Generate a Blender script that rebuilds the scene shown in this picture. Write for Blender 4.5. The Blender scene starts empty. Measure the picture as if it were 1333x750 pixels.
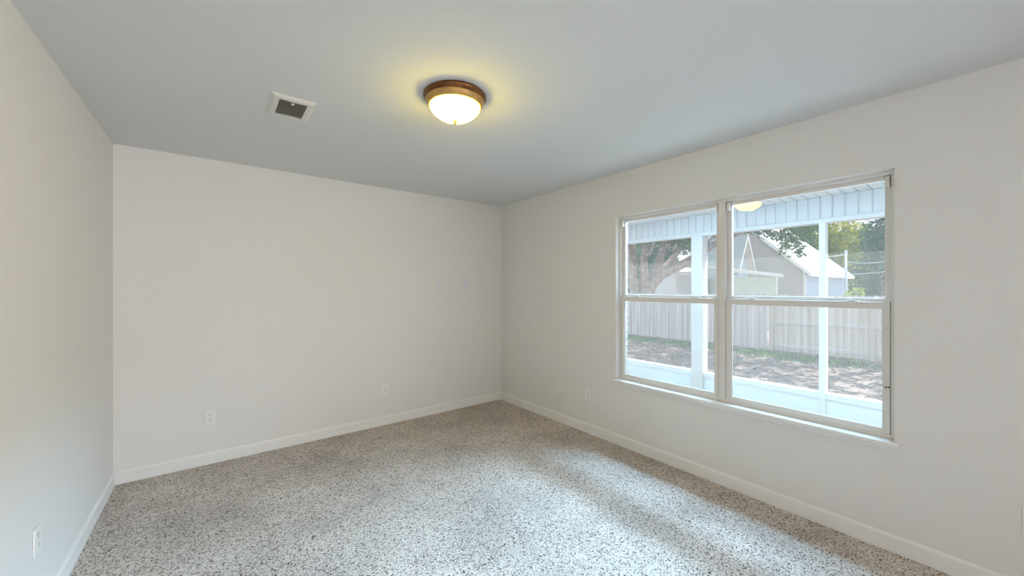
import bpy, bmesh, math, random
import numpy as np
from mathutils import Vector, Matrix
PI = math.pi
random.seed(7)
scene = bpy.context.scene

# ------------------------------------------------------------------ camera, sky, sun, exposure
H, XR, YB, XL, YF = 2.44, 2.854, 3.892, -0.581, -4.6        # room: ceiling, right / back / left / front walls
cam_data = bpy.data.cameras.new('camera')
cam_data.sensor_width = 36.0
cam_data.lens = 494.34 / 1333 * 36
cam_data.clip_start = 0.02
cam_data.clip_end = 300
cam = bpy.data.objects.new('camera', cam_data)
scene.collection.objects.link(cam)
cam.location = (0, 0, 1.408)
cam.rotation_euler = (PI / 2, 0, -math.radians(37.934))
scene.camera = cam

SKY_TOP, SKY_LOW, SKY_POWER = (0.58, 0.77, 1.0), (0.95, 0.95, 0.98), 1.2
SUN_POWER, SUN_DIR = 8.0, (0.58, -0.22, 0.78)
REAR_FILL_POWER, REAR_FILL_COLOR = 160.0, (1.0, 0.94, 0.95)
PORCH_POWER, PORCH_COLOR = 47.0, (0.64, 0.86, 1.0)
WINDOW_FILL_POWER, WINDOW_FILL_COLOR = 68.0, (0.41, 0.70, 1.0)
LAMP = (33.0, 24.5, 6.0)
world = bpy.data.worlds.new('sky')
scene.world = world
world.use_nodes = True
wn, wl = world.node_tree.nodes, world.node_tree.links
wn.clear()
w_out = wn.new('ShaderNodeOutputWorld'); w_bg = wn.new('ShaderNodeBackground')
w_co = wn.new('ShaderNodeTexCoord'); w_sep = wn.new('ShaderNodeSeparateXYZ'); w_ramp = wn.new('ShaderNodeValToRGB')
wl.new(w_co.outputs['Generated'], w_sep.inputs[0]); wl.new(w_sep.outputs['Z'], w_ramp.inputs[0])
w_ramp.color_ramp.elements[0].color = (*SKY_LOW, 1); w_ramp.color_ramp.elements[0].position = 0.0
w_ramp.color_ramp.elements[1].color = (*SKY_TOP, 1); w_ramp.color_ramp.elements[1].position = 0.7
wl.new(w_ramp.outputs[0], w_bg.inputs[0]); w_bg.inputs[1].default_value = SKY_POWER
wl.new(w_bg.outputs[0], w_out.inputs[0])

sun_data = bpy.data.lights.new('sun', 'SUN')
sun_data.energy = SUN_POWER; sun_data.angle = math.radians(0.6); sun_data.color = (1.0, 0.96, 0.88)
sun = bpy.data.objects.new('sun', sun_data)
scene.collection.objects.link(sun)
sun.location = (20, 0, 30)
sun.rotation_euler = Vector(SUN_DIR).to_track_quat('Z', 'Y').to_euler()

rear_fill_data = bpy.data.lights.new('rear_fill_light', 'AREA')         # added fill light outside an added second window, unseen behind the camera
rear_fill_data.shape = 'RECTANGLE'; rear_fill_data.size = 1.76; rear_fill_data.size_y = 1.44
rear_fill_data.energy = REAR_FILL_POWER; rear_fill_data.color = REAR_FILL_COLOR
rear_fill = bpy.data.objects.new('rear_fill_light', rear_fill_data)
scene.collection.objects.link(rear_fill)
rear_fill.location = (2.25, YF - 0.75, 1.30)
rear_fill.rotation_euler = Vector((0.76, -0.65, 0)).to_track_quat('Z', 'Y').to_euler()
rear_fill_data.spread = math.radians(110)

por_data = bpy.data.lights.new('porch_fill_light', 'AREA')    # added unseen fill light under the porch soffit, close to the house wall
por_data.shape = 'RECTANGLE'; por_data.size = 0.50; por_data.size_y = 5.0
por_data.energy = PORCH_POWER; por_data.color = PORCH_COLOR
por = bpy.data.objects.new('porch_fill_light', por_data)
scene.collection.objects.link(por)
por.location = (4.08, 1.3, 2.366)
win_data = bpy.data.lights.new('window_fill_light', 'AREA')   # added strip under the eave, standing in for steep skylight through the window
win_data.shape = 'RECTANGLE'; win_data.size = 2.6; win_data.size_y = 0.18
win_data.energy = WINDOW_FILL_POWER; win_data.color = WINDOW_FILL_COLOR
win = bpy.data.objects.new('window_fill_light', win_data)
scene.collection.objects.link(win)
win.location = (3.56, 1.45, 2.275)
win.rotation_euler = Vector((0.80, 0, 0.6)).to_track_quat('Z', 'Y').to_euler()
win_data.spread = math.radians(76)

scene.view_settings.view_transform = 'Standard'
scene.view_settings.look = 'None'
scene.view_settings.exposure = 0.24
scene.view_settings.gamma = 1.0
scene.view_settings.use_curve_mapping = False

# ------------------------------------------------------------------ helpers
def mat(name, color, rough=0.6, var=0.0, vscale=8.0, bump=0.0, bscale=200.0, metal=0.0, spec=0.3, color2=None):
    m = bpy.data.materials.new(name); m.use_nodes = True
    n, l = m.node_tree.nodes, m.node_tree.links
    b = n['Principled BSDF']
    b.inputs['Base Color'].default_value = (*color, 1)
    b.inputs['Roughness'].default_value = rough
    b.inputs['Metallic'].default_value = metal
    b.inputs['Specular IOR Level'].default_value = spec
    co = n.new('ShaderNodeTexCoord')
    if var > 0 or color2:
        t = n.new('ShaderNodeTexNoise'); t.inputs['Scale'].default_value = vscale; t.inputs['Detail'].default_value = 4
        l.new(co.outputs['Object'], t.inputs['Vector'])
        r = n.new('ShaderNodeValToRGB')
        c2 = color2 or tuple(min(1, c * (1 + var)) for c in color)
        c1 = color if color2 else tuple(c * (1 - var) for c in color)
        r.color_ramp.elements[0].color = (*c1, 1); r.color_ramp.elements[0].position = 0.35
        r.color_ramp.elements[1].color = (*c2, 1); r.color_ramp.elements[1].position = 0.65
        l.new(t.outputs[0], r.inputs[0]); l.new(r.outputs[0], b.inputs['Base Color'])
    if bump > 0:
        t = n.new('ShaderNodeTexNoise'); t.inputs['Scale'].default_value = bscale; t.inputs['Detail'].default_value = 3
        l.new(co.outputs['Object'], t.inputs['Vector'])
        bp = n.new('ShaderNodeBump'); bp.inputs['Strength'].default_value = bump; bp.inputs['Distance'].default_value = 0.004
        l.new(t.outputs[0], bp.inputs['Height']); l.new(bp.outputs[0], b.inputs['Normal'])
    return m

def box(bm, x0, x1, y0, y1, z0, z1, M=None):
    vs = [Vector((x, y, z)) for x in (x0, x1) for y in (y0, y1) for z in (z0, z1)]
    if M is not None: vs = [M @ v for v in vs]
    v = [bm.verts.new(p) for p in vs]
    for f in ((0, 1, 3, 2), (4, 6, 7, 5), (0, 4, 5, 1), (2, 3, 7, 6), (0, 2, 6, 4), (1, 5, 7, 3)):
        bm.faces.new([v[i] for i in f])

def lathe(bm, prof, cx=0, cy=0, seg=48, M=None):
    rings = []
    for r, z in prof:
        if r < 1e-6: ring = [Vector((cx, cy, z))]
        else: ring = [Vector((cx + r * math.cos(2 * PI * k / seg), cy + r * math.sin(2 * PI * k / seg), z)) for k in range(seg)]
        rings.append([bm.verts.new(M @ p if M is not None else p) for p in ring])
    for a, b in zip(rings[:-1], rings[1:]):
        for k in range(seg):
            k2 = (k + 1) % seg
            f = [a[k % len(a)], a[k2 % len(a)], b[k2 % len(b)], b[k % len(b)]]
            u = []
            for q in f:
                if q not in u: u.append(q)
            if len(u) > 2: bm.faces.new(u)

def tube(bm, pts, rad, seg=10):
    pts = [Vector(p) for p in pts]
    if not isinstance(rad, (list, tuple)): rad = [rad] * len(pts)
    rings = []
    for i, p in enumerate(pts):
        d = (pts[min(i + 1, len(pts) - 1)] - pts[max(i - 1, 0)]).normalized()
        a = d.cross(Vector((0.3, 0.9, 0.1)) if abs(d.z) > 0.9 else Vector((0, 0, 1))).normalized(); b = d.cross(a)
        rings.append([bm.verts.new(p + rad[i] * (math.cos(2 * PI * k / seg) * a + math.sin(2 * PI * k / seg) * b)) for k in range(seg)])
    for r, s in zip(rings[:-1], rings[1:]):
        for k in range(seg): bm.faces.new((r[k], r[(k + 1) % seg], s[(k + 1) % seg], s[k]))
    bm.faces.new(rings[0][::-1]); bm.faces.new(rings[-1])

def obj(name, bm, m, parent=None, smooth=False, bevel=0.0):
    bmesh.ops.recalc_face_normals(bm, faces=bm.faces)
    me = bpy.data.meshes.new(name); bm.to_mesh(me); bm.free()
    if m: me.materials.append(m)
    if smooth:
        for p in me.polygons: p.use_smooth = True
    o = bpy.data.objects.new(name, me); scene.collection.objects.link(o)
    if parent: o.parent = parent
    if bevel > 0:
        md = o.modifiers.new('bevel', 'BEVEL'); md.width = bevel; md.segments = 2; md.limit_method = 'ANGLE'
    return o

def boxes(name, lst, m, parent=None, bevel=0.0, M=None):
    bm = bmesh.new()
    for b in lst: box(bm, *b, M=M)
    return obj(name, bm, m, parent, bevel=bevel)

def tag(o, label, cat, group=None, kind=None):
    o['label'] = label; o['category'] = cat
    if group: o['group'] = group
    if kind: o['kind'] = kind
    return o

def struct(o):
    o['kind'] = 'structure'; return o

def thing(name, label, cat, loc=(0, 0, 0), rot=(0, 0, 0), group=None):
    o = bpy.data.objects.new(name, None); scene.collection.objects.link(o)
    o.location = loc; o.rotation_euler = rot; o.empty_display_size = 0.1
    return tag(o, label, cat, group)

def dup(root, loc, rot, label):
    r = root.copy(); scene.collection.objects.link(r); r.location = loc; r.rotation_euler = rot; r['label'] = label
    for ch in list(root.children):
        c = ch.copy(); scene.collection.objects.link(c); c.parent = r
        for g in ch.children:
            d = g.copy(); scene.collection.objects.link(d); d.parent = c
    return r

# ------------------------------------------------------------------ materials of the room
def wall_paint(name, color, marks=False):
    m = mat(name, color, 0.75, bump=0.12, bscale=260, spec=0.15)
    if marks:                                              # reflected bluish light painted as two faint patches into the back wall colour
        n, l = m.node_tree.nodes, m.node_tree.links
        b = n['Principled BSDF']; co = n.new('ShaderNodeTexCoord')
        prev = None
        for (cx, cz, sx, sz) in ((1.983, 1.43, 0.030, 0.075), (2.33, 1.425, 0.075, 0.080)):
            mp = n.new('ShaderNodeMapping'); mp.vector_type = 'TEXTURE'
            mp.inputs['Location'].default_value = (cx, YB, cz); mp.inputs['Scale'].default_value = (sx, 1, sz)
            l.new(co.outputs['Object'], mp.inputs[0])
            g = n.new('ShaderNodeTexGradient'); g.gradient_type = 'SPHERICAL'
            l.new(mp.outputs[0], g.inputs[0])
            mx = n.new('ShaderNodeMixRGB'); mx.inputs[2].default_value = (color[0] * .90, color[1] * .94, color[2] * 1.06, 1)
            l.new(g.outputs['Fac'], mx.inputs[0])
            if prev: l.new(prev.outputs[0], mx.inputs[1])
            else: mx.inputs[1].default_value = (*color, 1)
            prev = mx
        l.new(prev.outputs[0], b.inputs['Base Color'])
    return m
PAINT = (0.84, 0.825, 0.81)
m_wall = wall_paint('wall paint', PAINT)
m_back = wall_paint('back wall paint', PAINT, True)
m_ceil = mat('ceiling paint', (0.78, 0.79, 0.79), 0.85, bump=0.2, bscale=180, spec=0.1)
m_trim = mat('trim paint', (0.89, 0.885, 0.875), 0.4, var=0.01, vscale=3, spec=0.35)
m_vinyl = mat('window vinyl', (0.80, 0.77, 0.74), 0.4, var=0.012, vscale=5, spec=0.35)
m_white = mat('white enamel', (0.84, 0.84, 0.82), 0.35, var=0.01, vscale=20)
m_dark = mat('dark recess', (0.03, 0.03, 0.035), 0.7, var=0.1)
m_chrome = mat('screw metal', (0.6, 0.6, 0.58), 0.35, var=0.05, metal=0.8)

def carpet_material():
    m = bpy.data.materials.new('flecked carpet'); m.use_nodes = True
    n, l = m.node_tree.nodes, m.node_tree.links
    b = n['Principled BSDF']; b.inputs['Roughness'].default_value = 1.0; b.inputs['Specular IOR Level'].default_value = 0.0
    co = n.new('ShaderNodeTexCoord')
    def noise(scale, detail=2, rough=0.5):
        t = n.new('ShaderNodeTexNoise'); t.inputs['Scale'].default_value = scale
        t.inputs['Detail'].default_value = detail; t.inputs['Roughness'].default_value = rough
        l.new(co.outputs['Object'], t.inputs['Vector']); return t
    warp = noise(40, 2)                                    # yarn flecks: one random tone per tuft
    add = n.new('ShaderNodeVectorMath'); add.operation = 'MULTIPLY_ADD'; add.inputs[1].default_value = (0.012, 0.012, 0.012)
    l.new(warp.outputs['Color'], add.inputs[0]); l.new(co.outputs['Object'], add.inputs[2])
    f1 = n.new('ShaderNodeTexVoronoi'); f1.inputs['Scale'].default_value = 180
    l.new(add.outputs[0], f1.inputs['Vector'])
    sp = n.new('ShaderNodeSeparateColor'); l.new(f1.outputs['Color'], sp.inputs[0])
    r1 = n.new('ShaderNodeValToRGB'); e = r1.color_ramp.elements
    e[0].position = 0.07; e[0].color = (0.10, 0.073, 0.053, 1)
    e[1].position = 0.40; e[1].color = (0.82, 0.715, 0.65, 1)
    k = e.new(0.20); k.color = (0.52, 0.465, 0.42, 1)
    k = e.new(0.95); k.color = (0.93, 0.85, 0.79, 1)
    l.new(sp.outputs[0], r1.inputs[0])
    f2 = noise(1.9, 4, 0.6)                                # brushed pile: soft patches from feet and vacuum
    r2 = n.new('ShaderNodeValToRGB'); e = r2.color_ramp.elements
    e[0].position = 0.35; e[0].color = (0.80, 0.79, 0.78, 1)
    e[1].position = 0.65; e[1].color = (1.06, 1.06, 1.06, 1)
    l.new(f2.outputs[0], r2.inputs[0])
    mx = n.new('ShaderNodeMixRGB'); mx.blend_type = 'MULTIPLY'; mx.inputs[0].default_value = 1
    l.new(r1.outputs[0], mx.inputs[1]); l.new(r2.outputs[0], mx.inputs[2]); l.new(mx.outputs[0], b.inputs['Base Color'])
    bp = n.new('ShaderNodeBump'); bp.inputs['Strength'].default_value = 0.7; bp.inputs['Distance'].default_value = 0.012
    bp.invert = True; l.new(f1.outputs['Distance'], bp.inputs['Height']); l.new(bp.outputs[0], b.inputs['Normal'])
    return m
m_carpet = carpet_material()

def glass_material():
    m = bpy.data.materials.new('window glass'); m.use_nodes = True
    n, l = m.node_tree.nodes, m.node_tree.links
    n.clear()
    out = n.new('ShaderNodeOutputMaterial'); mix = n.new('ShaderNodeMixShader'); fr = n.new('ShaderNodeFresnel')
    geo = n.new('ShaderNodeNewGeometry'); ior = n.new('ShaderNodeMath'); ior.operation = 'MULTIPLY_ADD'   # same reflectance on both faces of the thin pane
    l.new(geo.outputs['Backfacing'], ior.inputs[0]); ior.inputs[1].default_value = 1 / 1.5 - 1.5; ior.inputs[2].default_value = 1.5
    l.new(ior.outputs[0], fr.inputs['IOR'])
    tr = n.new('ShaderNodeBsdfTransparent'); tr.inputs[0].default_value = (0.97, 0.985, 0.98, 1)
    gl = n.new('ShaderNodeBsdfGlossy'); gl.inputs['Roughness'].default_value = 0.0
    l.new(fr.outputs[0], mix.inputs[0]); l.new(tr.outputs[0], mix.inputs[1]); l.new(gl.outputs[0], mix.inputs[2])
    l.new(mix.outputs[0], out.inputs[0])
    return m
m_glass = glass_material()

# ------------------------------------------------------------------ room shell
T = 0.12
W_Y0, W_Y1, W_Z0, W_Z1 = 0.343, 2.132, 0.560, 2.05           # window_1 opening
V_X0, V_X1 = 0.95, 2.75                                      # opening of an added window in the front wall, unseen behind the camera
struct(boxes('floor', [(XL - T, XR + T, YF - T, YB + T, -0.12, 0.0)], m_carpet))
struct(boxes('ceiling', [(XL - T, XR + T, YF - T, YB + T, H, H + 0.12)], m_ceil))
struct(boxes('wall_left', [(XL - T, XL, YF - T, YB + T, 0, H)], m_wall))
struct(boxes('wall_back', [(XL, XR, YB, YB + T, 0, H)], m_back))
struct(boxes('wall_front', [(XL, V_X0, YF - T, YF, 0, H), (V_X1, XR, YF - T, YF, 0, H), (V_X0, V_X1, YF - T, YF, 0, W_Z0), (V_X0, V_X1, YF - T, YF, W_Z1, H)], m_wall))
struct(boxes('wall_right', [(XR, XR + T, W_Y1, YB + T, 0, H), (XR, XR + T, YF - T, W_Y0, 0, H),
                            (XR, XR + T, W_Y0, W_Y1, 0, W_Z0), (XR, XR + T, W_Y0, W_Y1, W_Z1, H)], m_wall))
def base_profile(bm, p0, p1, nrm, h=0.092, t=0.014):
    p0, p1, nrm = Vector(p0), Vector(p1), Vector(nrm)
    prof = [(0, 0), (t, 0), (t, h - 0.012), (t * 0.45, h), (0, h)]
    a = [bm.verts.new(p0 + nrm * d + Vector((0, 0, z))) for d, z in prof]
    b = [bm.verts.new(p1 + nrm * d + Vector((0, 0, z))) for d, z in prof]
    for i in range(5): bm.faces.new((a[i], a[(i + 1) % 5], b[(i + 1) % 5], b[i]))
    bm.faces.new(a[::-1]); bm.faces.new(b)
for nm, p0, p1, nr in (('baseboard_left', (XL, YF, 0), (XL, YB, 0), (1, 0, 0)),
                       ('baseboard_back', (XL + .014, YB, 0), (XR - .014, YB, 0), (0, -1, 0)),
                       ('baseboard_right', (XR, YF, 0), (XR, YB, 0), (-1, 0, 0)),
                       ('baseboard_front', (XL + .014, YF, 0), (XR - .014, YF, 0), (0, 1, 0))):
    bm = bmesh.new(); base_profile(bm, p0, p1, nr); struct(obj(nm, bm, m_trim))

# white brick on the outside of the house, around the window
m_brick = mat('white brick', (0.74, 0.75, 0.75), 0.8, var=0.08, vscale=6, bump=0.4, bscale=60)
bm = bmesh.new()
bx0, bx1 = XR + T, XR + T + 0.10
box(bm, bx0, bx1 - 0.012, W_Y1 + 0.045, YB + 0.6, -0.65, H); box(bm, bx0, bx1 - 0.012, YF - T, W_Y0 - 0.045, -0.65, H)
box(bm, bx0, bx1 - 0.012, W_Y0 - 0.045, W_Y1 + 0.045, -0.65, W_Z0 - 0.02); box(bm, bx0, bx1 - 0.012, W_Y0 - 0.045, W_Y1 + 0.045, W_Z1 + 0.012, H)
k = 0; z = W_Z0 - 0.10
while z < W_Z1 + 0.05:                                       # bricks at the two jambs, toothed
    for (ya, sg) in ((W_Y1 + 0.030, 1), (W_Y0 - 0.030, -1)):
        ln = 0.19 if k % 2 else 0.09
        a, b = sorted((ya, ya + sg * ln)); box(bm, bx0 + 0.002, bx1, a, b, z, z + 0.057)
        a, b = sorted((ya + sg * (ln + 0.01), ya + sg * (ln + 0.20))); box(bm, bx0 + 0.002, bx1, a, b, z, z + 0.057)
    z += 0.0675; k += 1
struct(obj('wall_exterior', bm, m_brick))

# ------------------------------------------------------------------ windows
def window(name, Y0, Y1, detail=True):
    root = bpy.data.objects.new(name, None); scene.collection.objects.link(root); root.location = (XR, (Y0 + Y1) / 2, W_Z0)
    struct(root)
    o0 = Vector(root.location)
    def part(nm, lst, m, par, bevel=0.0015):
        o = boxes(nm, lst, m, par, bevel)
        o.data.transform(Matrix.Translation(-o0)); return o
    zs = W_Z0 + 0.024                                        # top of the stool
    ym = (Y0 + Y1) / 2
    fa, fb = XR + 0.045, XR + 0.115                          # frame depth
    part('frame', [(fa, fb, Y0, Y0 + .018, zs, W_Z1), (fa, fb, Y1 - .018, Y1, zs, W_Z1),
                   (fa, fb, Y0 + .018, Y1 - .018, W_Z1 - .020, W_Z1), (fa, fb, Y0 + .018, Y1 - .018, zs, zs + .022),
                   (fa + .034, fb, Y0 + .018, Y0 + .026, zs + .022, W_Z1 - .02), (fa + .034, fb, Y1 - .026, Y1 - .018, zs + .022, W_Z1 - .02)], m_vinyl, root)
    part('mullion', [(fa - .004, fb, ym - .023, ym + .023, zs + .022, W_Z1 - .020)], m_vinyl, root)
    part('stool', [(XR - .030, fa + .01, Y0 - .022, Y1 + .022, W_Z0, zs), (XR, fa, Y0, Y1, W_Z0 - .0, zs)][:1], m_trim, root, .004)
    part('apron', [(XR - .014, XR, Y0 - .012, Y1 + .012, W_Z0 - .024, W_Z0)], m_trim, root, .002)
    for (ya, yb) in ((ym + .023, Y1 - .018), (Y0 + .018, ym - .023)):
        st = .030
        # upper sash (outer track) and lower sash (inner track)
        ux0, ux1 = XR + .078, XR + .108
        z0, z1 = 1.318, W_Z1 - .020
        us = part('upper_sash', [(ux0, ux1, ya, ya + st, z0, z1), (ux0, ux1, yb - st, yb, z0, z1), (ux0, ux1, ya + st, yb - st, z1 - .024, z1), (ux0, ux1, ya + st, yb - st, z0, 1.352)], m_vinyl, root)
        part('pane', [((ux0 + ux1) / 2 - .002, (ux0 + ux1) / 2 + .002, ya + st - .004, yb - st + .004, 1.348, z1 - .020)], m_glass, us, 0)
        lx0, lx1 = XR + .048, XR + .076
        z0, z1 = zs + .022, 1.330
        ya, yb, st = ya + .005, yb - .005, .027                # a thin shadow gap beside the lower sash
        ls = part('lower_sash', [(lx0, lx1, ya, ya + st, z0, z1), (lx0, lx1, yb - st, yb, z0, z1), (lx0, lx1, ya + st, yb - st, z1 - .040, z1), (lx0, lx1, ya + st, yb - st, z0, .634),
                                 (lx0 + .010, lx1 - .004, ya + st, ya + st + .006, .634, z1 - .040), (lx0 + .010, lx1 - .004, yb - st - .006, yb - st, .634, z1 - .040),
                                 (lx0 - .006, lx0, ya + st, yb - st, z1 - .006, z1)], m_vinyl, root)
        part('pane', [((lx0 + lx1) / 2 - .002, (lx0 + lx1) / 2 + .002, ya + st - .004, yb - st + .004, .630, z1 - .036)], m_glass, ls, 0)
        if detail:
            for q in (0.17, 0.83):                           # sash locks on the meeting rail
                yc = ya + st + (yb - ya - 2 * st) * q
                lk = part('sash_lock', [(lx0 + .002, lx1 + .004, yc - .030, yc + .030, z1, z1 + .005), (lx0 + .006, lx1 - .002, yc - .016, yc + .016, z1 + .005, z1 + .013),
                                        (lx0 - .008, lx0 + .012, yc - .004, yc + .022, z1 + .008, z1 + .013)], m_vinyl, ls)
                lk['label'] = 'cream cam lock on the meeting rail'
            for yc in (ya + .010, yb - .010):                # tilt latches in the jamb track above the lower sash
                part('tilt_latch', [(fa + .004, ux0 - .002, yc - .008, yc + .008, W_Z1 - .085, W_Z1 - .030)], m_white, us)
    if detail:                                               # two small stops on the near stile
        part('vent_stop', [(XR + .042, XR + .048, Y0 + .018 + .006, Y0 + .018 + .013, .862, .868), (XR + .042, XR + .048, Y0 + .018 + .018, Y0 + .018 + .025, .860, .866)], m_dark, root, 0)
    return root
window('window_1', W_Y0, W_Y1)
w2 = window('added_window', V_X0, V_X1, False)  # unseen window, added to let in the rear fill light
w2.location = ((V_X0 + V_X1) / 2, YF, W_Z0); w2.rotation_euler = (0, 0, -PI / 2)

# ------------------------------------------------------------------ ceiling light
m_bronze = mat('oil rubbed bronze', (0.20, 0.09, 0.035), 0.38, var=0.25, vscale=14, metal=0.85)
def bowl_material():
    m = bpy.data.materials.new('lit alabaster glass'); m.use_nodes = True
    n, l = m.node_tree.nodes, m.node_tree.links
    b = n['Principled BSDF']; b.inputs['Base Color'].default_value = (0.30, 0.26, 0.12, 1); b.inputs['Roughness'].default_value = 0.3
    co = n.new('ShaderNodeTexCoord'); t = n.new('ShaderNodeTexNoise'); t.inputs['Scale'].default_value = 9; t.inputs['Distortion'].default_value = 1.5
    l.new(co.outputs['Object'], t.inputs['Vector'])
    r = n.new('ShaderNodeValToRGB'); e = r.color_ramp.elements
    e[0].position = 0.3; e[0].color = (LAMP[0] * .1, LAMP[1] * .1, LAMP[2] * .012, 1)
    e[1].position = 0.7; e[1].color = (LAMP[0] * .1, LAMP[1] * .1, LAMP[2] * .06, 1)
    l.new(t.outputs[0], r.inputs[0]); l.new(r.outputs[0], b.inputs['Emission Color'])
    b.inputs['Emission Strength'].default_value = 10.0
    return m
m_bowl = bowl_material()
lx, ly = 1.013, 1.797
t = thing('ceiling_light', 'round flush mount ceiling light with bronze rim and lit alabaster glass bowl', 'ceiling light', (lx, ly, H))
bm = bmesh.new(); lathe(bm, [(0, 0), (.158, 0), (.166, -.006), (.167, -.014), (.160, -.022), (.157, -.028), (.154, -.032), (0, -.032)], seg=72)
obj('rim', bm, m_bronze, t, True)
m_gold = mat('bowl lit gold bronze', (0.62, 0.38, 0.14), 0.42, var=0.15, vscale=12, metal=0.7)  # the bowl's glow on the bronze is partly put into this colour
bm = bmesh.new(); lathe(bm, [(.150, -.030), (.1555, -.031), (.152, -.038), (.146, -.049), (.142, -.058), (.138, -.061), (.134, -.060), (.134, -.032), (.150, -.030)], seg=72)
obj('trim_ring', bm, m_gold, t, True)
bm = bmesh.new(); lathe(bm, [(.1335, -.050), (.1335, -.060), (.131, -.070), (.122, -.084), (.104, -.102), (.080, -.117), (.052, -.128), (.026, -.134), (0, -.136)], seg=72)
obj('glass_bowl', bm, m_bowl, t, True)
bm = bmesh.new(); lathe(bm, [(0, -.133), (.011, -.133), (.013, -.137), (.009, -.141), (.010, -.145), (.006, -.150), (0, -.152)], seg=24)
m_brass = mat('antique brass', (0.50, 0.36, 0.16), 0.4, var=0.1, vscale=30, metal=0.6)
obj('finial', bm, m_brass, t, True)

# ------------------------------------------------------------------ ceiling vent
t = thing('ceiling_vent', 'white rectangular supply register with dark louvres set in the ceiling', 'vent', (.338, 2.49, H))
m_vent = mat('vent enamel', (0.80, 0.79, 0.76), 0.45, var=0.01, vscale=20)
m_slat = mat('vent slat metal', (0.50, 0.48, 0.45), 0.5, var=0.05, vscale=20)
w, d, gw, gd = .107, .150, .068, .106
bm = bmesh.new()
outer = [(-w, -d), (w, -d), (w, d), (-w, d)]; mid = [(-w + .016, -d + .016), (w - .016, -d + .016), (w - .016, d - .016), (-w + .016, d - .016)]
inn = [(-gw, -gd), (gw, -gd), (gw, gd), (-gw, gd)]
L = [[bm.verts.new((x, y, z)) for x, y in pts] for pts, z in ((outer, -.001), (outer, -.004), (mid, -.013), (inn, -.013), (inn, -.001))]
for a, b in zip(L[:-1], L[1:]):
    for i in range(4): bm.faces.new((a[i], a[(i + 1) % 4], b[(i + 1) % 4], b[i]))
obj('frame', bm, m_vent, t)
boxes('duct_backing', [(-gw, gw, -gd, gd, -.0025, -.0005)], m_dark, t)
for i in range(11):
    yc = -gd + .0095 + i * .0193
    bm = bmesh.new()
    box(bm, -gw, gw, -.007, .007, -.0007, .0007, Matrix.Translation((0, yc, -.0085)) @ Matrix.Rotation(math.radians(35), 4, 'X'))
    obj('louvre', bm, m_slat, t)
boxes('damper_lever', [(-.010, .004, -gd + .012, -gd + .024, -.022, -.012)], m_white, t, .002)
for sx in (-1, 1):
    bm = bmesh.new(); lathe(bm, [(0, -.015), (.004, -.0145), (.0045, -.012)], sx * (w - .026), 0, 12); obj('screw', bm, m_vent, t, True)

# ------------------------------------------------------------------ wall outlets (built facing -Y, origin on the wall)
m_plate = mat('outlet plastic', (0.89, 0.89, 0.87), 0.35, var=0.008, vscale=30)
def make_outlet(label):
    t = thing('wall_outlet', label, 'outlet', (0, 0, 0), (0, 0, 0), 'duplex wall outlets')
    boxes('cover_plate', [(-.035, .035, -.007, -.0003, -.057, .057)], m_plate, t, .0025)
    for s in (-1, 1):
        bm = bmesh.new()
        pts = []
        for k in range(24):
            a = 2 * PI * k / 24; pts.append((max(-.0165, min(.0165, .0195 * math.cos(a))), .0145 * math.sin(a) + s * .0195))
        A = [bm.verts.new((x, -.0085, z)) for x, z in pts]; B = [bm.verts.new((x, -.006, z)) for x, z in pts]
        bm.faces.new(A)
        for k in range(24): bm.faces.new((A[k], A[(k + 1) % 24], B[(k + 1) % 24], B[k]))
        r = obj('receptacle', bm, m_plate, t)
        bm = bmesh.new()
        box(bm, -.0078, -.0056, -.0089, -.0084, s * .0195, s * .0195 + .009); box(bm, .0056, .0076, -.0089, -.0084, s * .0195 + .0005, s * .0195 + .0082)
        lathe(bm, [(0, .0089), (.0026, .0089), (.0026, .0084)], 0, 0, 12, Matrix.Translation((0, 0, s * .0195 - .006)) @ Matrix.Rotation(PI / 2, 4, 'X'))
        o = obj('slots', bm, m_dark, r)
    bm = bmesh.new(); lathe(bm, [(0, .0084), (.003, .008), (.0034, .0068)], 0, 0, 14, Matrix.Rotation(PI / 2, 4, 'X')); obj('screw', bm, m_chrome, t)
    return t
o0 = make_outlet('white duplex outlet low on the back wall, nearer the left corner')
o0.location = (-.036, YB, .370)
dup(o0, (1.376, YB, .366), (0, 0, 0), 'white duplex outlet low on the back wall, in front of the far corner')
dup(o0, (XR, 2.45, .370), (0, 0, -PI / 2), 'white duplex outlet low on the right wall, just left of the window')
dup(o0, (XL, 2.418, .376), (0, 0, PI / 2), 'white outlet on the left wall above the baseboard, seen edge on')
dup(o0, (XR, -.098, .370), (0, 0, -PI / 2), 'outlet cut off by the right edge of the photo, right of the window')

# ------------------------------------------------------------------ outside: ground
GZ = -0.63
m_ground = mat('leaf strewn soil', (0.22, 0.175, 0.165), 0.95, bump=0.3, bscale=12, vscale=5, color2=(0.34, 0.285, 0.275))
bm = bmesh.new(); box(bm, XR + T + 0.10, 90, -40, 90, GZ - .3, GZ); struct(obj('ground', bm, m_ground))

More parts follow.
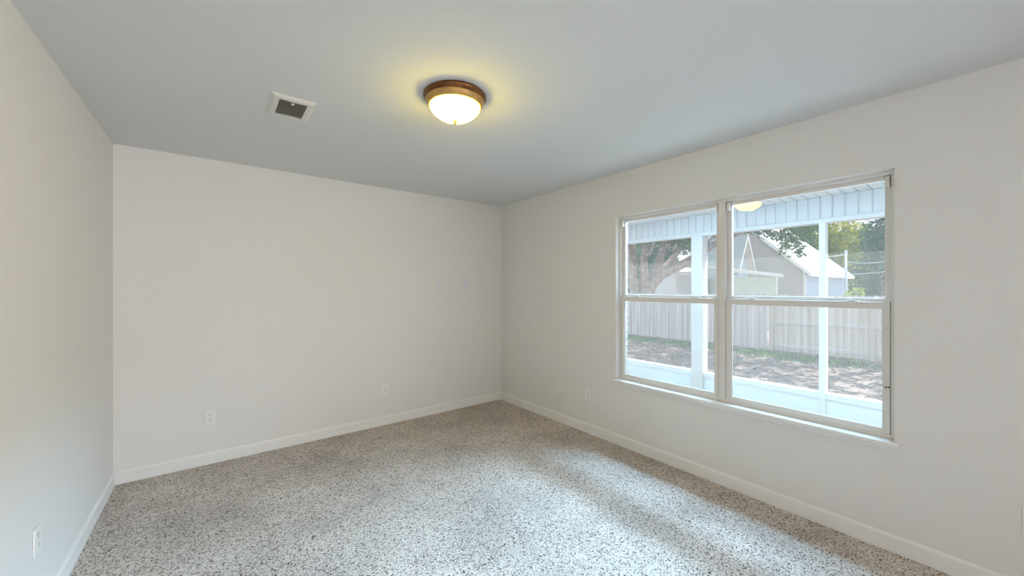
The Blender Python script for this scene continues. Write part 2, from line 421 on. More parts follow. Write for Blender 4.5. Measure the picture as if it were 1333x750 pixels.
# ------------------------------------------------------------------ screened porch
PX = 5.10
m_trimv = mat('white screen frame', (0.68, 0.71, 0.73), 0.45, var=0.01, vscale=3)
m_porch = mat('white porch vinyl', (0.60, 0.60, 0.60), 0.5, var=0.01, vscale=3)
m_panel = mat('white porch panel', (0.68, 0.74, 0.76), 0.5, var=0.01, vscale=3)
m_slab = mat('porch concrete', (0.68, 0.70, 0.70), 0.85, var=0.06, vscale=4)
def screen_material():
    m = bpy.data.materials.new('insect screen'); m.use_nodes = True
    n, l = m.node_tree.nodes, m.node_tree.links
    n.clear()
    out = n.new('ShaderNodeOutputMaterial'); mix = n.new('ShaderNodeMixShader'); mix.inputs[0].default_value = SCREEN
    tr = n.new('ShaderNodeBsdfTransparent'); df = n.new('ShaderNodeBsdfDiffuse'); tl = n.new('ShaderNodeBsdfTranslucent'); m2 = n.new('ShaderNodeMixShader')
    for q in (df, tl): q.inputs[0].default_value = (0.80, 0.84, 0.88, 1)
    l.new(df.outputs[0], m2.inputs[1]); l.new(tl.outputs[0], m2.inputs[2])
    l.new(tr.outputs[0], mix.inputs[1]); l.new(m2.outputs[0], mix.inputs[2]); l.new(mix.outputs[0], out.inputs[0])
    return m
SCREEN = 0.10
m_screen = screen_material()
porch = thing('screened_porch', 'white screened porch with beaded header, low wall and posts outside the window', 'porch', (PX, 1.5, GZ))
def ppart(nm, lst, m, bevel=0.002, par=None):
    o = boxes(nm, lst, m, par or porch, bevel); o.data.transform(Matrix.Translation((-PX, -1.5, -GZ))); return o
PY0, PY1 = -3.2, 5.2
posts = [(-2.6, .07), (-0.10, .0275), (1.15, .0275), (2.465, .075), (3.72, .0275), (5.13, .07)]
ppart('slab', [(XR + T + .10, PX + .12, PY0, PY1, GZ, -.12)], m_slab)
ppart('low_wall', [(PX - .035, PX + .035, PY0, PY1, -.12, .235)], m_panel)
ppart('top_rail', [(PX - .048, PX + .048, PY0, PY1, .235, .300)], m_trimv, .004)
ppart('bottom_rail', [(PX - .042, PX + .042, PY0, PY1, -.12, -.04)], m_porch, .004)
for yc, hw in posts:
    if hw > .05: ppart('post', [(PX - .075, PX + .075, yc - hw, yc + hw, -.12, 2.10)], m_porch, .004)
    else: ppart('screen_mullion', [(PX - .052, PX + .048, yc - hw, yc + hw, -.04, 2.10)], m_trimv, .003)
# header: rail below, beaded vertical boards above
lst = [(PX - .060, PX + .060, PY0, PY1, 2.095, 2.145)]
ppart('header_rail', lst, m_porch, .004)
PITCH = 0.1015
lst = []; y = PY0
while y < PY1 - .01:
    lst.append((PX - .050, PX + .050, y + .006, min(y + PITCH - .006, PY1), 2.145, 2.372)); y += PITCH
lst.append((PX - .042, PX + .042, PY0, PY1, 2.145, 2.372))
ppart('beaded_header', lst, m_porch, .003)
lst = []; y = PY0
while y < PY1 - .01:
    lst.append((XR + T + .10, PX + .30, y + .005, min(y + PITCH - .005, PY1), 2.372, 2.385)); y += PITCH
lst.append((XR + T + .10, PX + .30, PY0, PY1, 2.380, 2.392))
ppart('soffit', lst, m_porch, 0)
ppart('porch_roof', [(XR + T + .10, PX + .45, PY0 - .1, PY1 + .1, 2.393, 2.50)], m_porch, 0)
ppart('gutter', [(PX + .30, PX + .42, PY0 - .1, PY1 + .1, 2.30, 2.392)], m_porch, .01)
edges = [p[0] for p in posts]
for (ya, ha), (yb, hb) in zip(posts[:-1], posts[1:]):
    s = ppart('screen', [(PX + .020, PX + .0205, ya + ha, yb - hb, .30, 2.095)], m_screen, 0)
    s['label'] = 'fine pale insect screen'

# ------------------------------------------------------------------ wooden fences
def wood(name, a, b):
    m = mat(name, a, 0.85, vscale=3, color2=b)
    n, l = m.node_tree.nodes, m.node_tree.links
    for t in n:
        if t.type == 'TEX_NOISE':
            mp = n.new('ShaderNodeMapping'); mp.inputs['Scale'].default_value = (1, 3.0, 0.07)
            for k in list(t.inputs['Vector'].links): l.remove(k)
            co = [q for q in n if q.type == 'TEX_COORD'][0]
            l.new(co.outputs['Object'], mp.inputs[0]); l.new(mp.outputs[0], t.inputs['Vector'])
    return m
m_fence = wood('weathered pine', (0.54, 0.46, 0.41), (0.82, 0.75, 0.70))
m_fence2 = wood('greyed pine', (0.42, 0.38, 0.375), (0.78, 0.72, 0.71))
m_rail = wood('lit rail pine', (0.62, 0.60, 0.60), (0.78, 0.76, 0.76))  # paler than the boards, the lit top faces put into the colour
m_fpost = wood('fence post pine', (0.56, 0.48, 0.42), (0.68, 0.60, 0.53))
def pickets(bm, x, y0, y1, zb, zt, seed, w=.138, gap=.006):
    rnd = random.Random(seed); y = y0
    while y + w <= y1 + 1e-6:
        dz = rnd.uniform(-.025, .025); dx = rnd.uniform(-.005, .005); t = .010
        za, zc = zb + rnd.uniform(0, .03), zt + dz
        pr = [(y, za), (y + w, za), (y + w, zc - .03), (y + w - .03, zc), (y + .03, zc), (y, zc - .03)]
        A = [bm.verts.new((x + dx - t, p, q)) for p, q in pr]; B = [bm.verts.new((x + dx + t, p, q)) for p, q in pr]
        bm.faces.new(A); bm.faces.new(B[::-1])
        for i in range(6): bm.faces.new((A[i], A[(i + 1) % 6], B[(i + 1) % 6], B[i]))
        y += w + gap
FX = 14.50
f = thing('wooden_fence', 'pine privacy fence with posts and rails facing the yard, behind the right pane', 'fence', (FX, 2, GZ))
def fpart(nm, bm, m, par, o): 
    q = obj(nm, bm, m, par); q.data.transform(Matrix.Translation(-Vector(o))); return q
bm = bmesh.new(); pickets(bm, FX + .07, -3.0, 4.72, GZ - .04, 1.19, 3); fpart('picket_panel', bm, m_fence, f, f.location)
for z in (GZ + .17, GZ + .93, GZ + 1.62):
    bm = bmesh.new(); box(bm, FX + .015, FX + .055, -3.0, 4.69, z - .045, z + .045); fpart('rail', bm, m_rail, f, f.location)
for y in (-.26, 2.18, 4.62):
    bm = bmesh.new(); box(bm, FX - .075, FX + .015, y - .055, y + .055, GZ - .1, 1.10); fpart('post', bm, m_fpost, f, f.location)
FX2 = 14.42
g = thing('wooden_fence', 'pine privacy fence of flush upright pickets, behind the left pane', 'fence', (FX2, 9, GZ))
bm = bmesh.new(); pickets(bm, FX2 - .03, 4.73, 14.0, GZ - .04, 1.20, 5); fpart('picket_panel', bm, m_fence2, g, g.location)
for z in (GZ + .35, GZ + 1.45):
    bm = bmesh.new(); box(bm, FX2 + .0, FX2 + .04, 4.73, 14.0, z - .045, z + .045); fpart('rail', bm, m_fence2, g, g.location)
for y in (4.90, 7.35, 9.8, 12.25):
    bm = bmesh.new(); box(bm, FX2 + .04, FX2 + .13, y - .045, y + .045, GZ - .1, 1.12); fpart('post', bm, m_fpost, g, g.location)

# ------------------------------------------------------------------ foliage
def leaf_mat(name, a, b, c=None, scale=1.2, trans=0.35):
    m = bpy.data.materials.new(name); m.use_nodes = True
    n, l = m.node_tree.nodes, m.node_tree.links
    n.clear()
    out = n.new('ShaderNodeOutputMaterial'); co = n.new('ShaderNodeTexCoord')
    t = n.new('ShaderNodeTexNoise'); t.inputs['Scale'].default_value = scale; t.inputs['Detail'].default_value = 6
    t.inputs['Roughness'].default_value = 0.7
    l.new(co.outputs['Object'], t.inputs['Vector'])
    r = n.new('ShaderNodeValToRGB'); e = r.color_ramp.elements
    e[0].position = 0.35; e[0].color = (*a, 1); e[1].position = 0.55; e[1].color = (*b, 1)
    if c: k = e.new(0.66); k.color = (*c, 1)
    l.new(t.outputs[0], r.inputs[0])
    d = n.new('ShaderNodeBsdfDiffuse'); tl = n.new('ShaderNodeBsdfTranslucent'); mx = n.new('ShaderNodeMixShader'); mx.inputs[0].default_value = trans
    l.new(r.outputs[0], d.inputs[0]); l.new(r.outputs[0], tl.inputs[0])
    l.new(d.outputs[0], mx.inputs[1]); l.new(tl.outputs[0], mx.inputs[2]); l.new(mx.outputs[0], out.inputs[0])
    return m
def leaves(name, blobs, n, size, m, parent, origin, seed, hollow=0.5):
    """blobs: (x, y, z, rx, ry, rz); leaves lie mostly near the surface of each blob."""
    rg = np.random.default_rng(seed)
    vol = np.array([b[3] * b[4] + b[4] * b[5] + b[3] * b[5] for b in blobs]); pick = rg.choice(len(blobs), n, p=vol / vol.sum())
    B = np.array(blobs)[pick]
    u = rg.normal(size=(n, 3)); u /= np.linalg.norm(u, axis=1)[:, None]
    rad = rg.uniform(hollow, 1.05, n)[:, None]
    P = B[:, :3] + u * rad * B[:, 3:6]
    a = rg.normal(size=(n, 3)); a /= np.linalg.norm(a, axis=1)[:, None]
    b = np.cross(a, rg.normal(size=(n, 3))); b /= np.linalg.norm(b, axis=1)[:, None]
    s = (size * rg.uniform(0.6, 1.3, n))[:, None]
    V = np.stack([P - a * s, P - b * s * .45, P + a * s, P + b * s * .45], 1).reshape(-1, 3) - np.array(origin)
    F = np.arange(n * 4).reshape(-1, 4)
    me = bpy.data.meshes.new(name); me.from_pydata(V.tolist(), [], F.tolist()); me.materials.append(m)
    o = bpy.data.objects.new(name, me); scene.collection.objects.link(o); o.parent = parent
    return o
m_bark = mat('grey brown bark', (0.34, 0.275, 0.25), 0.95, vscale=6, bump=1.0, bscale=14, color2=(0.56, 0.47, 0.43))
m_oak = leaf_mat('oak leaves', (0.035, 0.085, 0.030), (0.10, 0.20, 0.05), (0.24, 0.32, 0.07))

def pix(x, y, d):                                            # a point seen at photo pixel (x, y) at depth d along the view axis
    r = (x - 666.5) / 494.34 * d; s, c = math.sin(math.radians(37.934)), math.cos(math.radians(37.934))
    return Vector((d * s + r * c, d * c - r * s, 1.408 + (375 - y) / 494.34 * d))

# live oak behind the fence: several thick limbs, crown spreading over the yard
D = 19.0
base = pix(842, 375, D); base.z = GZ
oak = thing('oak_tree', 'large many-limbed oak behind the fence, spreading over the yard', 'tree', base)
def opart(nm, bm, m, smooth=True):
    q = obj(nm, bm, m, oak, smooth); q.data.transform(Matrix.Translation(-base)); return q
b0 = base + Vector((0, 0, -.1)); b1 = pix(841, 388, D)
bm = bmesh.new(); tube(bm, [b0, base.lerp(b1, .5), b1, pix(841, 372, D)], [.62, .46, .40, .36], 14); opart('trunk', bm, m_bark)
def limb(pts, rad):
    bm = bmesh.new(); tube(bm, pts, rad, 12); opart('limb', bm, m_bark)
a0 = pix(829, 400, D); a0.z = GZ - .1
limb([a0, pix(827, 388, D), pix(824, 362, D), pix(823, 335, D), pix(820, 300, D), pix(812, 240, D)], [.36, .25, .21, .21, .19, .10])
limb([pix(841, 382, D), pix(840, 362, D - .2), pix(838, 338, D - .4), pix(843, 300, D - .6), pix(850, 230, D - 1)], [.30, .21, .17, .16, .10])
limb([pix(842, 386, D), pix(849, 364, D), pix(858, 342, D - .3), pix(864, 318, D - .5), pix(872, 250, D - 1.5)], [.30, .24, .19, .18, .10])
limb([pix(842, 388, D), pix(848, 373, D - .2), pix(860, 359, D - .5), pix(880, 349, D - 1), pix(903, 336, D - 2), pix(930, 318, D - 3.5), pix(965, 303, D - 5)], [.28, .25, .22, .20, .17, .12, .05])
limb([pix(824, 330, D), pix(816, 305, D - 1), pix(800, 280, D - 3)], [.16, .13, .07])
limb([pix(862, 328, D - .4), pix(880, 312, D - 2), pix(915, 280, D - 5), pix(985, 215, D - 8.0)], [.16, .14, .12, .05])
limb([pix(880, 349, D - 1), pix(877, 328, D - 1.6), pix(884, 300, D - 2)], [.12, .10, .06])
limb([pix(832, 338, D - .1), pix(846, 330, D - .8), pix(856, 305, D - 1.4)], [.10, .09, .06])
limb([pix(851, 360, D), pix(866, 345, D + .5), pix(892, 318, D + .8), pix(905, 295, D + 1)], [.13, .12, .10, .08])
crown = [(13.5, 9.5, 6.2, 3.0, 3.2, 1.5), (16.0, 6.0, 6.8, 3.2, 3.2, 1.6), (13.2, 5.6, 5.9, 2.6, 2.6, 1.3), (18.5, 3.2, 6.9, 3.0, 2.8, 1.6),
         (14.0, 2.2, 6.0, 2.8, 2.4, 1.2), (17.5, 9.5, 7.0, 3.2, 3.4, 1.8), (19.5, 6.5, 6.8, 2.8, 2.8, 1.5), (17.0, 0.4, 6.6, 2.6, 2.4, 1.3), (16.5, 12.5, 6.2, 3, 3, 1.6), (20, 10.5, 6.5, 2.6, 2.8, 1.5)]
leaves('foliage', crown, 4300, .27, m_oak, oak, base, 11)
# drooping sprays seen under the porch header
sprays = []
for (x, y, d, rx, rz) in ((895, 322, 15.0, .8, .35), (880, 312, 15.5, 1.0, .3), (1002, 303, 12.0, .55, .22), (1018, 306, 12, .5, .25), (1032, 312, 12.0, .5, .40), (1024, 322, 11.6, .30, .45),
                          (1040, 328, 11.6, .22, .30), (1050, 300, 12.5, .5, .25), (985, 300, 12.5, .4, .12), (835, 312, 17, 1.0, .25)):
    p = pix(x, y, d); sprays.append((p.x, p.y, p.z, rx, rx, rz))
leaves('drooping_foliage', sprays, 1500, .075, m_oak, oak, base, 12, 0.1)

def tree(label, x, y, top, w, m, n, seed, name='leafy_tree', trunk_r=.16, leaf=.16):
    rnd = random.Random(seed)
    t = thing(name, label, 'tree', (x, y, GZ), group=None)
    bm = bmesh.new(); tube(bm, [(0, 0, -.1), (.05, .03, top * .35), (-.05, .08, top * .75)], [trunk_r, trunk_r * .8, trunk_r * .3], 10)
    obj('trunk', bm, m_bark, t, True)
    bl = []
    for k in range(9):
        hz = (.12 + .78 * k / 8) * top
        q = w * (1 - .55 * abs(hz / top - .45))
        a = rnd.uniform(0, 2 * PI); rr = rnd.uniform(.1, .55) * q
        bl.append((rr * math.cos(a), rr * math.sin(a), hz, q * .55, q * .55, top * .15))
    leaves('foliage', bl, n, leaf, m, t, (0, 0, 0), seed, .45)
    return t
m_lf_yel = leaf_mat('yellow and sunlit leaves', (0.10, 0.20, 0.06), (0.40, 0.42, 0.07), (0.92, 0.78, 0.12), 0.9, .5)  # yellow green leaves, with sun highlights put in as bright yellow
m_lf_grn = leaf_mat('green leaves', (0.05, 0.12, 0.06), (0.12, 0.25, 0.10), (0.28, 0.40, 0.14), 0.8)
m_lf_dk = leaf_mat('dark leaves', (0.05, 0.11, 0.08), (0.10, 0.20, 0.13), (0.22, 0.33, 0.20), 0.8)

def at(x, d):
    p = pix(x, 375, d); return p.x, p.y
for lab, x, d, top, w, m, n, sd, lf in (
    ('yellow green tree with painted sun highlights, right of the pale roof, seen above its eave', 1092, 41, 9.5, 4.6, m_lf_yel, 7000, 21, .20),
    ('tall dark green tree at the right edge of the window view', 1148, 32, 10.5, 4.2, m_lf_dk, 7000, 22, .18),
    ('bushy green tree left of the tall dark one, behind the utility wires', 1126, 52, 10.0, 4.6, m_lf_grn, 7000, 23, .20),
    ('green tree standing behind the pale roof, under the porch header', 1052, 52, 12.0, 6.0, m_lf_grn, 7000, 24, .26),
    ('grey green tree far behind the oak limbs', 868, 40, 9.0, 5.0, m_lf_dk, 6000, 25, .2),
    ('dusky green tree behind the leftmost oak limb', 822, 52, 10.0, 4.8, m_lf_dk, 6000, 26, .2)):
    px, py = at(x, d); tree(lab, px, py, top, w, m, n, sd, leaf=lf)
px, py = at(1111, 24)
bush = thing('garden_shrub', 'sunlit yellow green shrub beside the corner of the house', 'shrub', (px, py, GZ))
m_shrub = leaf_mat('lime leaves', (0.20, 0.32, 0.08), (0.45, 0.55, 0.16), (0.75, 0.78, 0.35), 2, .4)
bm = bmesh.new(); tube(bm, [(0, 0, -.05), (.03, 0, .9)], [.05, .03], 8); tube(bm, [(.03, 0, .5), (.3, .2, 1.2)], [.03, .015], 8); obj('stem', bm, m_bark, bush, True)
leaves('foliage', [(0, 0, 1.0, .5, .5, .8), (.1, -.2, 1.75, .3, .3, .35), (-.2, .2, 1.4, .35, .35, .4)], 900, .13, m_shrub, bush, (0, 0, 0), 31, .2)

# weeds along the foot of the fence
m_weed = leaf_mat('weeds', (0.05, 0.15, 0.06), (0.12, 0.30, 0.11), (0.46, 0.55, 0.18), 1.5)
rg = np.random.default_rng(5); nW = 9000
y = rg.uniform(-1, 13.5, nW); x = 13.35 + rg.normal(0, .33, nW) + .15 * np.sin(y * 1.3); keep = (x < 14.25) & (np.sin(y * 2.1) + np.sin(y * 5.3 + 1) + rg.normal(0, .8, nW) > -.6)
x, y = x[keep], y[keep]; n = len(x); h = rg.uniform(.03, .13, n); a = rg.uniform(0, PI, n); s = rg.uniform(.01, .03, n); tx, ty = rg.normal(0, .05, n), rg.normal(0, .05, n)
V = np.stack([np.stack([x - s * np.cos(a), y - s * np.sin(a), np.full(n, GZ)], 1), np.stack([x + s * np.cos(a), y + s * np.sin(a), np.full(n, GZ)], 1), np.stack([x + tx, y + ty, GZ + h], 1)], 1).reshape(-1, 3)
me = bpy.data.meshes.new('weeds'); me.from_pydata(V.tolist(), [], np.arange(n * 3).reshape(-1, 3).tolist()); me.materials.append(m_weed)
o = bpy.data.objects.new('weeds', me); scene.collection.objects.link(o)
tag(o, 'strip of low green weeds growing along the foot of the fence', 'weeds', kind='stuff')
# fallen leaves over the yard
m_litter = leaf_mat('dry leaves', (0.16, 0.12, 0.11), (0.30, 0.24, 0.21), (0.46, 0.38, 0.33), 3, .1)
nL = 9000; x = rg.uniform(6.0, 14.2, nL); y = rg.uniform(-1, 13, nL); a = rg.uniform(0, 2 * PI, nL); s = rg.uniform(.03, .07, nL); tz = rg.uniform(0, .03, nL)
ca, sa = np.cos(a) * s, np.sin(a) * s
V = np.stack([np.stack([x - ca, y - sa, np.full(nL, GZ + .004)], 1), np.stack([x + sa * .5, y - ca * .5, GZ + .004 + tz], 1), np.stack([x + ca, y + sa, np.full(nL, GZ + .004)], 1), np.stack([x - sa * .5, y + ca * .5, GZ + .004 + tz * .5], 1)], 1).reshape(-1, 3)
me = bpy.data.meshes.new('leaf_litter'); me.from_pydata(V.tolist(), [], np.arange(nL * 4).reshape(-1, 4).tolist()); me.materials.append(m_litter)
o = bpy.data.objects.new('leaf_litter', me); scene.collection.objects.link(o)
tag(o, 'dry brown leaves scattered over the bare yard', 'fallen leaves', kind='stuff')

# ------------------------------------------------------------------ neighbouring house
def lap_wall(bm, u0f, u1f, z0, z1, P, step=.16, proud=.025):
    """lap siding: courses between u0f(z) and u1f(z); P(u, out, z) gives the point."""
    z = z0
    while z < z1 - 1e-4:
        zt = min(z + step, z1)
        a0, a1, b0, b1 = u0f(z), u1f(z), u0f(zt), u1f(zt)
        if a1 - a0 < .05: break
        b1 = max(b1, b0 + .01)
        q = [P(a0, proud, z), P(a1, proud, z), P(b1, 0, zt), P(b0, 0, zt), P(a0, -.06, z), P(a1, -.06, z), P(b1, -.06, zt), P(b0, -.06, zt)]
        v = [bm.verts.new(p) for p in q]
        for fc in ((0, 1, 2, 3), (5, 4, 7, 6), (4, 5, 1, 0), (3, 2, 6, 7), (4, 0, 3, 7), (1, 5, 6, 2)): bm.faces.new([v[i] for i in fc])
        z = zt
def roof_slab(bm, pts, th=.10):
    A = [bm.verts.new(Vector(p)) for p in pts]; B = [bm.verts.new(Vector(p) - Vector((0, 0, th))) for p in pts]
    bm.faces.new(A); bm.faces.new(B[::-1]); n = len(pts)
    for i in range(n): bm.faces.new((A[i], A[(i + 1) % n], B[(i + 1) % n], B[i]))
m_tan = mat('tan lap siding', (0.50, 0.45, 0.43), 0.7, var=0.03, vscale=1.5)
m_bluewall = mat('blue and skylit siding', (0.52, 0.64, 0.78), 0.7, var=0.03, vscale=1.5)  # own blue on the outbuilding; skylit shade painted on the house side wall
m_shingle = mat('pale grey shingles', (0.46, 0.48, 0.48), 0.85, var=0.08, vscale=5, bump=0.4, bscale=30)
m_fascia = mat('white fascia', (0.80, 0.80, 0.79), 0.5, var=0.01)
m_cream = mat('cream soffit', (0.74, 0.66, 0.58), 0.6, var=0.02)
HX, HX2, HY, HW, ZE, ZA = 27.0, 37.0, 6.95, 7.8, 2.50, 6.20
hy2 = HY + HW; hm = HY + HW / 2
hs = thing('neighbour_house', 'tan sided house with a steep pale gable roof beyond the fence', 'house', (HX, hm, GZ))
ho = Vector(hs.location)
def hpart(nm, bm, m, par=None):
    q = obj(nm, bm, m, par or hs); q.data.transform(Matrix.Translation(-ho)); return q
sl = (ZA - ZE) / (HW / 2)
def yl(z): return HY if z < ZE else HY + (z - ZE) / sl
def yr(z): return hy2 if z < ZE else hy2 - (z - ZE) / sl
bm = bmesh.new(); lap_wall(bm, yl, yr, GZ, ZA, lambda u, o, z: (HX - o, u, z)); hpart('gable_wall', bm, m_tan)
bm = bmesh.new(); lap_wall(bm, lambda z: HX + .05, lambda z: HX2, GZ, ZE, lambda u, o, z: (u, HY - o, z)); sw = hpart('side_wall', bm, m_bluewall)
sw['label'] = 'blue and skylit siding under the eave, shade put into its colour'
bm = bmesh.new(); box(bm, HX + .1, HX2, HY + .1, hy2, GZ, ZE - .1); hpart('core', bm, m_tan)
ov = .35
e0 = (HY - ov, ZE - ov * sl + .12); pk = (hm, ZA + .12); e1 = (hy2 + ov, ZE - ov * sl + .12)
bm = bmesh.new()
roof_slab(bm, [(HX - .3, *e0), (HX2 + .3, *e0), (HX2 + .3, *pk), (HX - .3, *pk)]); roof_slab(bm, [(HX - .3, *pk), (HX2 + .3, *pk), (HX2 + .3, *e1), (HX - .3, *e1)])
hpart('roof', bm, m_shingle)
bm = bmesh.new()
for (a, b) in ((e0, pk), (e1, pk)):
    for xa, xb in ((HX - .32, HX - .28),):
        v = [bm.verts.new(q) for q in ((xa, a[0], a[1] + .02), (xa, b[0], b[1] + .02), (xa, b[0], b[1] - .24), (xa, a[0], a[1] - .22), (xb, a[0], a[1] + .02), (xb, b[0], b[1] + .02), (xb, b[0], b[1] - .24), (xb, a[0], a[1] - .22))]
        for fc in ((0, 1, 2, 3), (4, 7, 6, 5), (0, 4, 5, 1), (2, 6, 7, 3), (0, 3, 7, 4), (1, 5, 6, 2)): bm.faces.new([v[i] for i in fc])
hpart('rake_board', bm, m_fascia)
bm = bmesh.new(); box(bm, HX - .3, HX2 + .3, e0[0] - .02, e0[0] + .02, e0[1] - .20, e0[1] + .01); hpart('eave_board', bm, m_fascia)
bm = bmesh.new(); box(bm, HX - .28, HX2 + .28, e0[0] + .02, HY - .03, e0[1] - .16, e0[1] - .13); hpart('soffit', bm, m_cream)
for (xa, xb) in ((HX - .03, HX + .10), (HX2 - .1, HX2 + .02)):
    bm = bmesh.new(); box(bm, xa, xb, HY - .035, HY + .05, GZ, ZE - .05); hpart('corner_board', bm, m_fascia)
# service mast on the roof and its wires
mp = pix(1101, 356, 25.9)
m_pipe = mat('galvanised pipe', (0.62, 0.72, 0.78), 0.5, var=0.05, metal=0.2)
ms = thing('service_mast', 'thin pale pipe mast standing at the eave of the neighbouring roof', 'mast', (mp.x, mp.y, GZ))
bm = bmesh.new(); tube(bm, [(0, 0, -.05), (0, 0, pix(1101, 328, 25.9).z - GZ)], .07, 10); obj('pipe', bm, m_pipe, ms, True)
bm = bmesh.new(); zt = pix(1101, 328, 25.9).z - GZ; lathe(bm, [(0, zt + .12), (.09, zt + .06), (.10, zt - .03), (.06, zt - .04)], 0, 0, 12); obj('weather_head', bm, m_pipe, ms, True)
def wire(label, pts):
    bm = bmesh.new(); o = pts[0]; tube(bm, [p - o for p in pts], .022, 6)
    w = obj('utility_wire', bm, m_pipe); w.location = o; tag(w, label, 'wire', 'utility wires')
def sag(a, b, s, n=10): return [a.lerp(b, i / n) - Vector((0, 0, s * 4 * (i / n) * (1 - i / n))) for i in range(n + 1)]
a = Vector((mp.x, mp.y, GZ))
wire('upper pale wire running right from the roof mast', sag(pix(1102, 341, 25.9), pix(1190, 332, 24), .25))
wire('lower pale wire crossing the trees, right of the pale roof', sag(pix(1102, 357, 25.9), pix(1190, 347, 22), .12))
wire('short pale wire reaching left from the roof mast', sag(pix(1100.3, 331, 25.9), pix(1060, 333, 24), .1))

# ------------------------------------------------------------------ sheds and van behind the fence
RZ = -math.radians(37.934)
m_mint = mat('pale green siding', (0.60, 0.68, 0.60), 0.7, var=0.03, vscale=2)
m_metal = mat('white metal roof', (0.85, 0.87, 0.88), 0.45, var=0.03, vscale=4, spec=0.5)
def shed(name, label, x0, x1, d, zl, zr, wallm, roofm, deep=3.0, ov=.15, left_ov=.15):
    p0, p1 = pix(x0, 375, d), pix(x1, 375, d); W = (p1 - p0).length
    t = thing(name, label, 'shed', (p0.x, p0.y, GZ), (0, 0, RZ))           # local: +X right, +Y away
    hL, hR = zl - GZ, zr - GZ
    bm = bmesh.new()
    lap_wall(bm, lambda z: 0.0, lambda z: W, 0, min(hL, hR) - .02, lambda u, o, z: (u, -o, z))
    obj('front_wall', bm, wallm, t)
    bm = bmesh.new(); box(bm, .03, W - .0, .05, deep, 0, min(hL, hR) - .06); obj('shed_body', bm, wallm, t)
    boxes('corner_board', [(-.05, .09, -.045, .06, 0, hL - .05)], m_fascia, t); boxes('corner_board', [(W - .08, W + .03, -.045, .06, 0, hR - .05)], m_fascia, t)
    s = (hR - hL) / W
    bm = bmesh.new(); roof_slab(bm, [(-left_ov, -.22, hL - s * left_ov + .12), (W + ov, -.22, hR + s * ov + .12), (W + ov, deep + .2, hR + s * ov + .42), (-left_ov, deep + .2, hL - s * left_ov + .42)], .07); obj('roof', bm, roofm, t)
    bm = bmesh.new(); roof_slab(bm, [(-left_ov, -.24, hL - s * left_ov + .05), (W + ov, -.24, hR + s * ov + .05), (W + ov, -.20, hR + s * ov + .05), (-left_ov, -.20, hL - s * left_ov + .05)], .10); obj('eave_board', bm, m_fascia, t)
    return t
shed('garden_shed', 'pale green lap sided shed with a white metal roof, in front of the tan house', 946, 1011, 18.5, 2.25, 1.98, m_mint, m_metal)
m_greysid = mat('pale grey siding', (0.66, 0.68, 0.69), 0.7, var=0.03, vscale=2)
m_beige = mat('beige shingles', (0.58, 0.52, 0.47), 0.85, var=0.05, vscale=4)
shed('garden_shed', 'pale grey sided shed with beige roof, seen between oak and porch post', 879, 918, 20.0, 2.10, 2.24, m_greysid, m_beige, 3.0)
# steep gabled outbuilding behind the green shed
gp = pix(964, 375, 23.0)
ct = thing('gabled_outbuilding', 'pale blue outbuilding with a steep white trimmed gable, left of the tan house', 'outbuilding', (gp.x, gp.y, GZ), (0, 0, RZ + math.radians(35)))
ap = pix(965, 309, 23).z - GZ; ht = pix(981, 352, 23).z - GZ; hw = .98
s2 = (ap - ht) / hw
bm = bmesh.new(); lap_wall(bm, lambda z: -hw if z < ht else -hw + (z - ht) / s2, lambda z: hw if z < ht else hw - (z - ht) / s2, 0, ap - .05, lambda u, o, z: (u, -o, z)); obj('gable_wall', bm, m_bluewall, ct)
bm = bmesh.new(); box(bm, -hw + .05, hw - .05, .06, 1.7, 0, ht - .1); obj('outbuilding_body', bm, m_bluewall, ct)
o_ = .14; eL = (hw + o_, ht - o_ * s2 + .05)
bm = bmesh.new()
for sg in (-1, 1): roof_slab(bm, [(sg * eL[0], -.40, eL[1]), (0, -.40, ap + .08), (0, 1.8, ap + .08), (sg * eL[0], 1.8, eL[1])], .09)
obj('roof', bm, m_shingle, ct)
bm = bmesh.new()
for sg in (-1, 1): roof_slab(bm, [(sg * (eL[0] + .02), -.44, eL[1] + .06), (0, -.44, ap + .14), (0, -.40, ap + .14), (sg * (eL[0] + .02), -.40, eL[1] + .06)], .20)
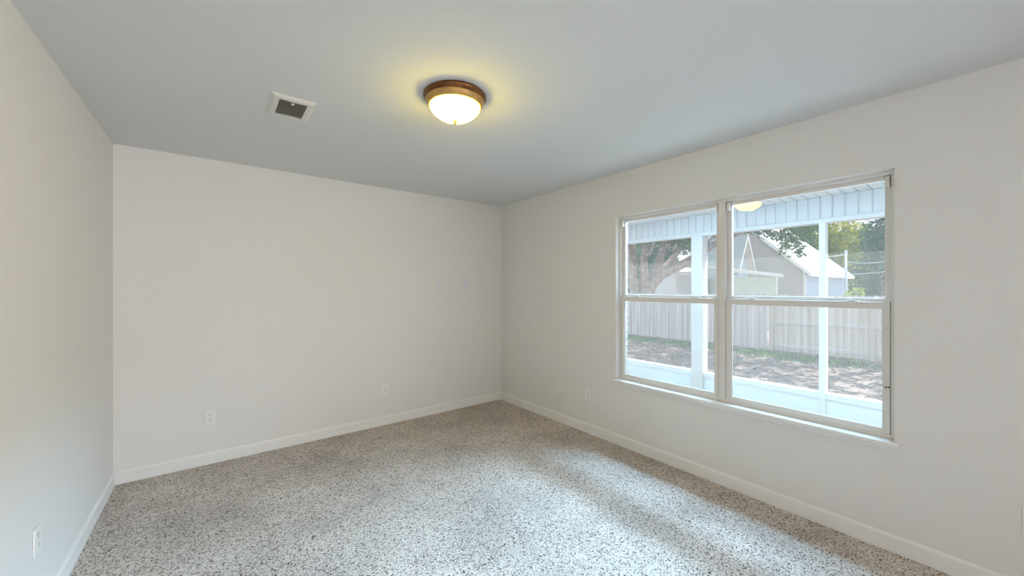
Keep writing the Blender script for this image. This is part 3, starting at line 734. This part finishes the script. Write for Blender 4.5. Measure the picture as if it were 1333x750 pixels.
obj('rake_board', bm, m_fascia, ct)
bm = bmesh.new()
for sg in (-1, 1): roof_slab(bm, [(sg * (eL[0] - .02), -.39, eL[1] - .06), (0, -.39, ap - .05), (0, -.02, ap - .05), (sg * (eL[0] - .02), -.02, eL[1] - .06)], .05)
obj('soffit', bm, m_cream, ct)
# white van parked behind the fence
vp = pix(847.5, 375, 24.4)
van = thing('parked_van', 'white van parked behind the fence between the oak trunk and grey shed', 'van', (vp.x, vp.y, GZ), (0, 0, RZ))
m_van = mat('white van paint', (0.85, 0.86, 0.88), 0.3, var=0.01, spec=0.5); m_tyre = mat('tyre rubber', (0.03, 0.03, 0.03), 0.8, var=0.1); m_vglass = mat('van glass', (0.16, 0.24, 0.28), 0.15, var=0.05, spec=0.6)
prof = [(.0, .45), (.02, 1.05), (.18, 1.42), (.85, 2.20), (1.05, 2.30), (3.5, 2.32), (3.65, 2.15), (3.7, .45)]
bm = bmesh.new(); A = [bm.verts.new((x, 0, z)) for x, z in prof]; B = [bm.verts.new((x, 1.9, z)) for x, z in prof]
bm.faces.new(A); bm.faces.new(B[::-1])
for i in range(len(prof)): bm.faces.new((A[i], A[(i + 1) % 8], B[(i + 1) % 8], B[i]))
obj('body', bm, m_van, van, bevel=.03)
bm = bmesh.new(); v = [bm.verts.new(q) for q in ((.40, -.012, 1.42), (1.45, -.012, 1.42), (1.45, -.012, 1.62), (.58, -.012, 1.62))]; w2 = [bm.verts.new(q.co + Vector((0, .02, 0))) for q in v]
bm.faces.new(v); bm.faces.new(w2[::-1])
for i in range(4): bm.faces.new((v[i], v[(i + 1) % 4], w2[(i + 1) % 4], w2[i]))
obj('side_window', bm, m_vglass, van)
for x in (.85, 2.9):
    for y in (.10, 1.80):
        bm = bmesh.new(); lathe(bm, [(0, -.11), (.30, -.11), (.34, -.07), (.34, .07), (.30, .11), (0, .11)], 0, 0, 24, Matrix.Translation((x, y, .34)) @ Matrix.Rotation(PI / 2, 4, 'X')); obj('wheel', bm, m_tyre, van, True)
